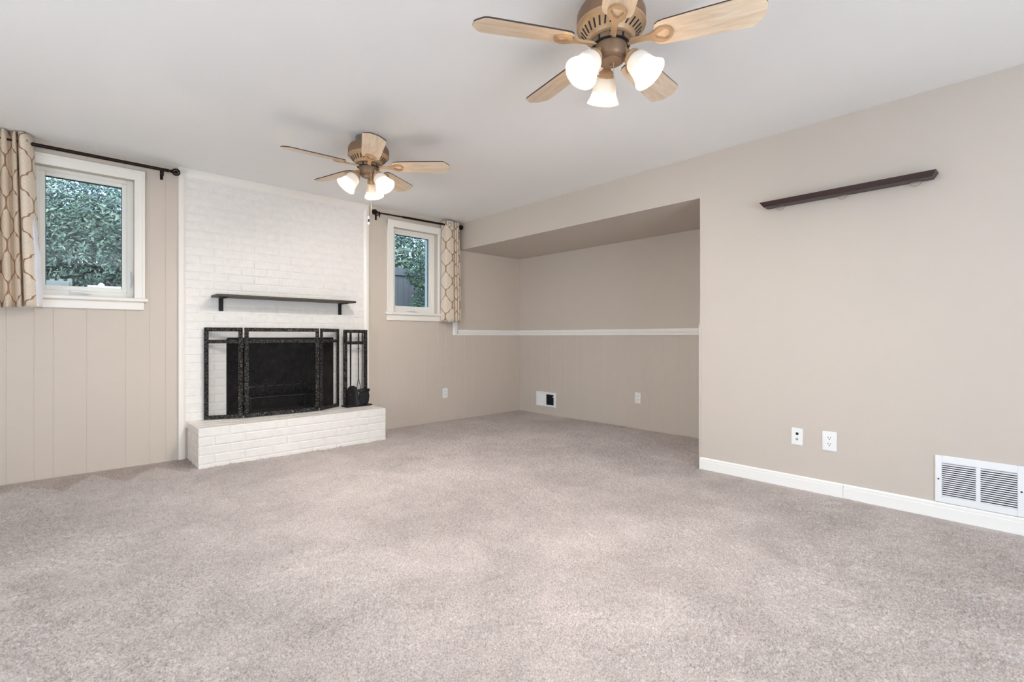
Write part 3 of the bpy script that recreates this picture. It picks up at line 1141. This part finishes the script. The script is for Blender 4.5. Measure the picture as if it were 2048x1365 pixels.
# left curtain: bunched folds, leading edge at the right with the white lining showing
pl = []
x = -.95
k = 0
while x < -.235:
    pl.append((x, RY + (.030 if k % 2 else -.034)))
    x += .0255; k += 1
pl += [(-.225, RY + .025), (-.214, RY - .036), (-.196, RY - .046), (-.176, RY - .030), (-.163, RY - .005), (-.150, RY + .045)]
ct, ox, oz = curtain('curtain', 'cream and tan trellis curtain gathered at the left edge of the left window', pl, 2.366, 1.200, 0.0,
                     [(-.186, RY - .022, 2.309, R(35))], lambda t, v: .045 * v * t ** 3, .06)
mb = MB()
NZ = 20
for j in range(NZ + 1):
    v = j / NZ
    z = 2.15 - (2.15 - 1.205) * v
    xl = -.176 + .040 * v
    wd = .004 + .034 * min(1, v * 1.6) + .003 * math.sin(v * 31)
    for (xx, yy) in ((xl, RY - .020), (xl + wd * .5, RY - .026 + .006 * math.sin(v * 23)), (xl + wd, RY - .006)):
        mb.v.append(Vector((xx - ox, yy - RY, z - oz)))
for j in range(NZ):
    for i in range(2):
        mb.f.append([j * 3 + i, (j + 1) * 3 + i, (j + 1) * 3 + i + 1, j * 3 + i + 1]); mb.m.append(0)
lo = mb.build('lining', M['lining'], ct, 60)
lo['label'] = 'white lining turned out along the edge'

# right curtain: one flat panel on the left then tight folds
pr_ = [(3.236, RY + .055), (3.246, RY - .020), (3.275, RY - .034), (3.315, RY - .036), (3.352, RY - .028), (3.372, RY + .020), (3.382, RY - .030),
       (3.396, RY + .02), (3.406, RY - .034), (3.420, RY + .015), (3.434, RY - .020), (3.440, RY + .03)]
curtain('curtain', 'cream and tan trellis curtain hanging beside the right window by the recess', pr_, 2.352, 1.172, .005,
        [(3.288, RY - .038, 2.306, R(75))], lambda t, v: (-.012 + .05 * t) * v, .02)


# ------------------------------------------------------------------ ceiling fans
def blade_outline():
    up = [(.165, .000), (.166, .025), (.172, .044), (.185, .054), (.205, .058), (.30, .063), (.45, .069), (.510, .071), (.522, .069), (.532, .062), (.556, .030), (.560, .020)]
    lo = [(x, -y) for x, y in up[1:]][::-1]
    return up + lo


def fan(label, cx, cy, phase, lamp0, chain):
    t = empty('ceiling_fan', (cx, cy, ZC))
    tag(t, label, 'ceiling fan', 'matching ceiling fans')
    mb = MB()
    mb.lathe([(.086, 0), (.086, -.018), (.080, -.024), (.078, -.052)], 40)
    mb.build('ceiling_canopy', M['canopy'], t, 40)
    mb = MB()
    mb.lathe([(.078, -.040), (.100, -.046), (.126, -.060), (.136, -.080), (.137, -.115), (.134, -.122)], 48, 0)
    mb.lathe([(.134, -.120), (.138, -.124), (.137, -.130), (.130, -.134), (.124, -.138), (.092, -.172), (.088, -.180), (.080, -.184), (.074, -.184)], 48, 1)  # same metal as above, painted paler for the lamplight on the cone
    for i in range(30):                                     # slanted cooling slots in the lower cone
        a = 2 * PI * i / 30
        T = Matrix.Rotation(a, 4, 'Z') @ Matrix.Translation((.1080, 0, -.1555)) @ Matrix.Rotation(R(-46.7), 4, 'Y') @ Matrix.Rotation(R(14), 4, 'Z')
        mb.box(-.0165, .0165, -.0030, .0030, -.0012, .0012, 2, T)
    mb.build('motor_housing', [M['darkbrass'], M['brass'], M['slot']], t, 35)
    mb = MB()
    mb.lathe([(.074, -.180), (.074, -.205)], 40, 0)
    for i in range(10):
        a = 2 * PI * (i + .5) / 10
        mb.box(.073, .0765, -.019, .019, -.203, -.186, 1, Matrix.Rotation(a, 4, 'Z'))
    mb.build('flywheel', [M['slot'], M['darkbrass']], t, 40)
    mb = MB()
    mb.lathe([(.060, -.203), (.063, -.206), (.063, -.246), (.058, -.256), (.053, -.259), (.053, -.263), (.046, -.265), (.046, -.268), (.036, -.272), (.0, -.276)], 40)
    mb.lathe([(.0, -.274), (.007, -.276), (.007, -.284), (.004, -.288), (.0, -.289)], 12)
    mb.build('switch_housing', M['darkbrass'], t, 35)
    ZB = -.196
    for k in range(5):
        T = Matrix.Rotation(R(phase + 72 * k), 4, 'Z') @ Matrix.Translation((0, 0, ZB)) @ Matrix.Rotation(R(-13), 4, 'X')
        mb = MB(); mb.prism(blade_outline(), 0, .006, 0, 1)
        mb.f[1], mb.m[1] = mb.f[1], 1
        b = mb.build('blade', [M['blade'], M['edge']], t)
        b.matrix_local = T
        # cast blade bracket: arm that widens to an open loop
        mb = MB()
        arm = [(.066, .013), (.10, .011), (.135, .011), (.155, .016), (.168, .026)]
        n = 28
        outer, inner = [], []
        for i in range(n):
            w = 2 * PI * i / n
            outer.append((.200 + .040 * math.cos(w), .036 * math.sin(w)))
            rr = .62 - .10 * math.cos(3 * w)
            inner.append((.203 + .040 * rr * math.cos(w), .036 * rr * math.sin(w)))
        mb.ring(outer, inner, -.011, 0, 0)
        mb.prism([(x, -y) for x, y in arm] + [(x, y) for x, y in arm[::-1]], -.010, -.001, 0)
        for s in (-1, 1):
            mb.prism([(.165, s * .003), (.198, s * .020), (.194, s * .026), (.160, s * .012)][::s], -.008, -.001, 0)
        mb.build('blade_bracket', M['brass'], b, 30)
    for k in range(3):
        T = Matrix.Rotation(R(lamp0 + 120 * k), 4, 'Z') @ Matrix.Translation((.060, 0, -.236)) @ Matrix.Rotation(R(180 - 38), 4, 'Y')
        # local +Z points out and down along the lamp axis
        mb = MB()
        mb.lathe([(.010, -.012), (.010, .010), (.013, .018), (.022, .028), (.030, .034), (.032, .040), (.030, .044), (.033, .048), (.033, .056), (.028, .058)], 28)
        for s in range(3):
            a = 2 * PI * s / 3
            mb.tube([(.032 * math.cos(a), .032 * math.sin(a), .051), (.040 * math.cos(a), .040 * math.sin(a), .051)], .0028, 6)
        h = mb.build('lamp_holder', M['brass'], t, 40)
        h.matrix_local = T
        mb = MB()
        prof = [(.028, .050), (.036, .056), (.043, .066), (.047, .080), (.049, .095), (.050, .108), (.052, .122), (.057, .136), (.064, .148), (.068, .154)]
        mb.lathe(prof, 36, cap0=False, cap1=False)
        mb.lathe([(r - .0035, z) for r, z in prof][::-1] , 36, cap0=False, cap1=False)
        n = 36
        i0, i1 = (len(prof) - 1) * n, len(prof) * n
        mb.f += [[i0 + i, i0 + (i + 1) % n, i1 + (i + 1) % n, i1 + i] for i in range(n)]; mb.m += [0] * n
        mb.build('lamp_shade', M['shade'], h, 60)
        mb = MB()
        mb.lathe([(.013, .056), (.013, .070), (.020, .078), (.030, .090), (.0345, .104), (.033, .118), (.026, .130), (.014, .137), (.0, .139)], 16)
        mb.build('light_bulb', M['bulb'], h, 60)
    mb = MB()
    L, px, py = chain
    mb.tube([(px, py, -.25), (px, py, -.25 - L)], .0013, 6)
    n = int(L / .012)
    for i in range(n):
        mb.sphere((px, py, -.252 - i * .012), .0021, 4)
    c = mb.build('pull_chain', M['chain'], t)
    if L < .1:
        return
    mb = MB()
    z = -.25 - L
    mb.lathe([(.002, z), (.005, z - .004), (.006, z - .014), (.003, z - .020)], 12, 0)
    mb.lathe([(.004, z - .020), (.005, z - .030), (.004, z - .038)], 12, 1)
    mb.lathe([(.003, z - .038), (.006, z - .044), (.006, z - .054), (.002, z - .060)], 12, 0)
    mb.build('chain_pull', [M['plastic'], M['iron']], c, 40)


fan('ceiling fan nearest the camera, three lit lamps, cut by the top edge of the photo', 1.611, 1.135, -65.96, 48, (.075, .0, -.012))
fan('ceiling fan with three lit lamps farther away, in front of the white brick', 1.545, 3.100, -40.9, 48.5, (.29, -.015, -.066))


# ------------------------------------------------------------------ right wall: picture ledge, plates, vents
lg = empty('wall_ledge', (XR, .788, 1.872))
tag(lg, 'dark cherry picture ledge with slanted ends high on the right wall', 'shelf')
mb = MB()
D = .095
top = [(0, -.478), (-D, -.468), (-D, .434), (0, .442)]
bot = [(0, -.452), (-D + .014, -.450), (-D + .014, .408), (0, .412)]
top = [(0, -.472), (-D, -.470), (-D, .430), (0, .430)]
bot = [(0, -.452), (-D + .012, -.452), (-D + .012, .406), (0, .406)]
vs = [(x, y, 0) for x, y in bot] + [(x, y, .032) for x, y in top]
mb.add(vs, [(0, 1, 2, 3)[::-1], (4, 5, 6, 7), (0, 1, 5, 4), (1, 2, 6, 5), (2, 3, 7, 6), (3, 0, 4, 7)])
for f in range(len(mb.f)):
    mb.f[f] = mb.f[f][::-1]
mb.build('ledge_board', M['cherry'], lg)
for y in (.320, -.028, -.376):
    mb = MB()
    mb.tube([(-.022, y + .024 * math.cos(w), -.003 + .020 * -math.sin(w)) for w in [PI * k / 14 for k in range(15)]], .0016, 6)
    mb.box(-.030, -.006, y - .024, y + .024, -.003, 0, bev=.001)
    mb.build('support_loop', M['clear'], lg)


def receptacle_face(mb_p, mb_s, T, dz):
    mb_p.box(-.0165, .0165, -.0075, -.003, dz - .014, dz + .014, bev=.003, M=T)
    mb_s.box(-.0085, -.0055, -.0078, -.0070, dz - .001, dz + .008, M=T)
    mb_s.box(.0050, .0075, -.0078, -.0070, dz - .001, dz + .008, M=T)
    mb_s.lathe([(.003, 0), (.003, .0007), (0, .0008)], 10, M=T @ Matrix.Translation((0, -.0070, dz - .0075)) @ Matrix.Rotation(PI / 2, 4, 'X'))


def outlet(loc, rz, label, w=.070, h=.115, deep=False):
    t = empty('wall_outlet', loc, rz)
    tag(t, label, 'outlet')
    mb = MB(); mb.box(-w / 2, w / 2, -.006, 0, -h / 2, h / 2, bev=.0045)
    if deep:
        mb.box(-.026, .026, -.0072, -.005, -.042, .042, bev=.001)
    mb.build('plate', M['plastic'], t)
    I = Matrix.Identity(4)
    for dz in (.0195, -.0195):
        mp, msl = MB(), MB()
        receptacle_face(mp, msl, I, dz)
        r = mp.build('receptacle', M['plastic'], t)
        s = msl.build('slots', M['slot'], r)
        s['label'] = 'dark slots of the receptacle'
    mb = MB(); mb.lathe([(.003, 0), (.0028, .001), (0, .0014)], 10, M=Matrix.Translation((0, -.0068, 0)) @ Matrix.Rotation(PI / 2, 4, 'X'))
    mb.build('screw', M['enamel'], t)
    return t


# faces look toward local -Y
outlet((3.308, YA, .330), 0, 'small white outlet on the back wall below the right window curtain')
outlet((XB, 2.845, .337), R(-90), 'white outlet on the recess wall below the chair rail')
outlet((XR, .832, .341), R(-90), 'large white outlet on the right wall beside the cable jack plate', .080, .122, True)

jp = empty('cable_jack_plate', (XR, 1.014, .343), R(-90))
tag(jp, 'white phone and cable jack plate left of the outlet on the right wall', 'wall plate')
jp.rotation_euler = (0, R(1.5), R(-90))
mb = MB(); mb.box(-.034, .034, -.006, 0, -.056, .056, bev=.004)
mb.build('plate', M['plastic'], jp)
mb = MB(); mb.box(-.008, .008, -.0075, -.005, .011, .027, bev=.002)
mb.lathe([(.0065, 0), (.0065, .001), (0, .0012)], 14, M=Matrix.Translation((0, -.0072, .019)) @ Matrix.Rotation(PI / 2, 4, 'X'))
o = mb.build('phone_jack', M['slot'], jp)
mb = MB(); mb.lathe([(.0065, 0), (.0065, .003), (.0045, .003), (.0045, .009), (.002, .009)], 12, M=Matrix.Translation((0, -.006, -.017)) @ Matrix.Rotation(PI / 2, 4, 'X'))
o = mb.build('coax_jack', M['chrome'], jp, 40)
for z in (.042, -.042):
    mb = MB(); mb.lathe([(.003, 0), (.0028, .001), (0, .0014)], 10, M=Matrix.Translation((0, -.006, z)) @ Matrix.Rotation(PI / 2, 4, 'X'))
    mb.build('screw', M['enamel'], jp)

# return-air grille
rv = empty('return_air_vent', (XR, .160, .089), R(-90))
tag(rv, 'white return air grille with two louvred blocks above the baseboard at the right edge', 'vent')
mb = MB()
W, H = .344, .258
L1, L2 = (-.142, -.009), (.009, .142)
ZA, ZB_ = .036, .218
th = .009
mb.box(-W / 2, -.142, -th, 0, 0, H, bev=.003); mb.box(.142, W / 2, -th, 0, 0, H, bev=.003)
mb.box(-.142, .142, -th, 0, 0, ZA, bev=.003); mb.box(-.142, .142, -th, 0, ZB_, H, bev=.003)
mb.box(-.009, .009, -th, 0, ZA, ZB_, bev=.0015)
mb.build('frame', M['enamel'], rv)
for (a, b) in (L1, L2):
    mb = MB()
    n = 16
    pit = (ZB_ - ZA) / n
    for i in range(n + 1):
        z = ZA + i * pit
        mb.add([(a, -th + .001, z + .0012), (b, -th + .001, z + .0012), (b, -th + .001, min(z + pit - .0042, ZB_)), (a, -th + .001, min(z + pit - .0042, ZB_)),
                (a, -.001, z - .006), (b, -.001, z - .006)], [(0, 1, 2, 3)] if i < n else [(4, 5, 1, 0)])
    lv = mb.build('louvres', M['enamel'], rv)
    mb = MB(); mb.add([(a, -.0012, ZA), (b, -.0012, ZA), (b, -.0012, ZB_), (a, -.0012, ZB_)], [(0, 1, 2, 3)])
    mb.build('backing', M['slot_grey'], lv)
for x in (-.157, .157):
    mb = MB(); mb.lathe([(.0045, 0), (.004, .001), (0, .0018)], 12, M=Matrix.Translation((x, -th, .128)) @ Matrix.Rotation(PI / 2, 4, 'X'))
    mb.build('screw', M['slot_grey'], rv)

# supply register on the recess wall
rg = empty('wall_register', (XB, 4.197, .099), R(-90))
tag(rg, 'small white supply register low on the recess wall, dark louvres on one side', 'vent')
mb = MB()
W, H = .342, .186
mb.box(-W / 2, -.140, -.010, 0, 0, H, bev=.003); mb.box(.135, W / 2, -.010, 0, 0, H, bev=.003)
mb.box(-.140, .135, -.010, 0, 0, .026, bev=.003); mb.box(-.140, .135, -.010, 0, H - .026, H, bev=.003)
mb.box(-.006, .010, -.010, 0, .026, H - .026, bev=.002)
mb.build('frame', M['enamel'], rg)
mb = MB()
for i in range(11):
    x = -.140 + i * .0125
    T = Matrix.Translation((x, -.004, 0)) @ Matrix.Rotation(R(28), 4, 'Z')
    mb.box(-.0068, .0068, -.0006, .0006, .026, H - .026, M=T)
mb.build('louvres', M['enamel'], rg)
mb = MB()
mb.box(.010, .135, -.0015, -.0005, .026, H - .026, 0)
for i in range(11):
    x = .012 + i * .0125
    T = Matrix.Translation((x, -.004, 0)) @ Matrix.Rotation(R(-62), 4, 'Z')
    mb.box(-.0050, .0050, -.0005, .0005, .026, H - .026, 1, T)
o = mb.build('louvres', [M['slot'], M['slot_grey']], rg); o['label'] = 'dark open louvres'
mb = MB(); mb.tube([(.140, -.010, .135), (.140, -.020, .135)], .005, 8); mb.sphere((.140, -.022, .135), .007, 6)
mb.build('damper_knob', M['enamel'], rg)


# ------------------------------------------------------------------ outdoors, seen through the two windows
mb = MB(); mb.add([(-14, YA + .3, -.2), (24, YA + .3, -.2), (24, 30, -.2), (-14, 30, -.2)], [(0, 1, 2, 3)])
o = mb.build('ground_outside', M['lawn']); tag(o, kind='structure')


def leaf_cloud(mb, blobs, n, s0, s1, seed):
    rnd = random.Random(seed)
    tot = sum(b[3] * b[4] * b[5] for b in blobs)
    for (cx, cy, cz, rx, ry, rz) in blobs:
        m = int(n * rx * ry * rz / tot)
        for _ in range(m):
            while True:
                d = Vector((rnd.gauss(0, 1), rnd.gauss(0, 1), rnd.gauss(0, 1)))
                if d.length > .01:
                    break
            d.normalize()
            rr = rnd.uniform(.55, 1.0) ** .5 * rnd.uniform(.8, 1.08)
            p = Vector((cx + d.x * rx * rr, cy + d.y * ry * rr, cz + d.z * rz * rr))
            nrm = (d + Vector((rnd.uniform(-1, 1), rnd.uniform(-1, 1), rnd.uniform(-.4, 1.2)))).normalized()
            a = nrm.orthogonal().normalized()
            a = (Matrix.Rotation(rnd.uniform(0, 6.28), 3, nrm) @ a)
            b = nrm.cross(a)
            s = rnd.uniform(s0, s1)
            bend = nrm * (-.15 * s)
            mb.add([p - a * s, p - a * .2 * s + b * .38 * s + bend * -.5, p + a * s + bend, p - a * .2 * s - b * .38 * s + bend * -.5], [(0, 1, 2), (0, 2, 3)])


def tree(name, label, base, blobs, n, s0, s1, leafmat, seed, cat='tree'):
    t = empty(name, base)
    tag(t, label, cat)
    rel = [(b[0] - base[0], b[1] - base[1], b[2] - base[2], b[3], b[4], b[5]) for b in blobs]
    mb = MB(); leaf_cloud(mb, rel, n, s0, s1, seed)
    mb.build('foliage', leafmat, t)
    mb = MB()
    top = max(b[2] + b[5] * .4 for b in rel)
    mb.tube([(0, 0, 0), (.05, 0, top * .4), (0, .05, top)], [.11, .09, .03], 10)
    for b in rel:
        mb.tube([(.03, 0, top * .35), ((b[0]) * .6, b[1] * .6, b[2] * .8), (b[0], b[1], b[2] + b[5] * .4)], [.05, .035, .012], 8)
    mb.build('trunk', M['bark'], t, 50)


G = -.2
tree('leafy_tree', 'dense leafy tree filling the view through the left window', (.25, 9.6, G),
     [(.1, 9.5, 2.2, 1.3, .9, .9), (.75, 9.2, 2.6, .9, .8, .55), (-.7, 9.3, 2.4, .9, .8, .75), (.25, 9.4, 1.2, 1.2, .7, .7), (1.1, 9.3, 1.5, .8, .7, .8), (.4, 9.7, 3.0, 1.0, .7, .42), (-.4, 9.0, 1.5, .55, .5, .4), (.3, 10.2, 1.5, 1.6, .5, 1.0), (.3, 9.8, 2.0, 1.4, .5, .8)],
     60000, .02, .05, M['leaf'], 3)
tree('vine_shrub', 'dark climbing shrub growing over the fence behind the right window', (6.0, 9.0, G),
     [(6.05, 8.9, 1.7, .55, .5, .75), (6.3, 8.8, 2.4, .5, .45, .5), (5.75, 9.1, 2.4, .35, .35, .35), (6.3, 8.7, 1.2, .5, .5, .6), (5.6, 8.9, 1.5, .25, .3, .3)],
     17000, .018, .045, M['leaf2'], 5, 'shrub')
tree('distant_tree', 'pale distant tree against the sky in the right window', (10.2, 17.0, G),
     [(10.0, 17, 4.2, 1.2, 1.0, 1.0), (9.4, 17, 3.2, 1.1, 1.0, .9), (11.6, 17, 3.4, .9, .9, .9), (10.6, 17.5, 2.8, 1.2, 1.0, 1.0)],
     7000, .06, .15, M['leaf'], 9)


def board_fence(name, label, x0, x1, y, z1, bw, gap, mat, rails):
    t = empty(name, ((x0 + x1) / 2, y, G))
    tag(t, label, 'fence')
    cx = (x0 + x1) / 2
    x = x0
    mb = MB()
    while x < x1:
        mb.box(x - cx, x + bw - cx, -.011, .011, 0, z1 - G + random.uniform(-.01, .01), bev=.003)
        x += bw + gap
    mb.build('boards', mat, t)
    for z in rails:
        mb = MB(); mb.box(x0 - cx, x1 - cx, -.05, -.011, z - G, z - G + .09, bev=.004)
        mb.build('rail', mat, t)


board_fence('board_fence', 'dark weathered board fence behind the shrub in the right window', 4.2, 7.8, 9.9, 2.6, .14, .006, M['fence'], (.6, 1.5, 2.42))
board_fence('picket_fence', 'pale picket fence low in the left window in front of the tree', -1.4, .06, 8.2, 1.72, .045, .035, M['fence_pale'], (.3, 1.6))
wl = empty('white_ledge', (.42, 5.75, G))
tag(wl, 'bright white ledge just outside the bottom right of the left window', 'ledge')
mb = MB(); mb.box(-.24, .35, -.13, .25, 0, 1.56, bev=.012)
mb.build('body', M['white_out'], wl)
mb = MB()  # slope added so the top catches sky light and looks white
vs = [(x, y, z) for x in (-.255, .365) for (y, z) in ((-.17, 1.545), (-.17, 1.575), (.10, 1.672), (.27, 1.672), (.27, 1.545))]
mb.add(vs, [(0, 1, 2, 3, 4)[::-1], (5, 6, 7, 8, 9)] + [(i, (i + 1) % 5, 5 + (i + 1) % 5, 5 + i) for i in range(5)])
for f in range(len(mb.f)):
    mb.f[f] = mb.f[f][::-1]
mb.lathe([(.03, 1.660), (.022, 1.685), (.008, 1.698), (0, 1.700)], 14, M=Matrix.Translation((-.16, .1, 0)))
mb.build('sky_catch_lid', M['white_out'], wl)
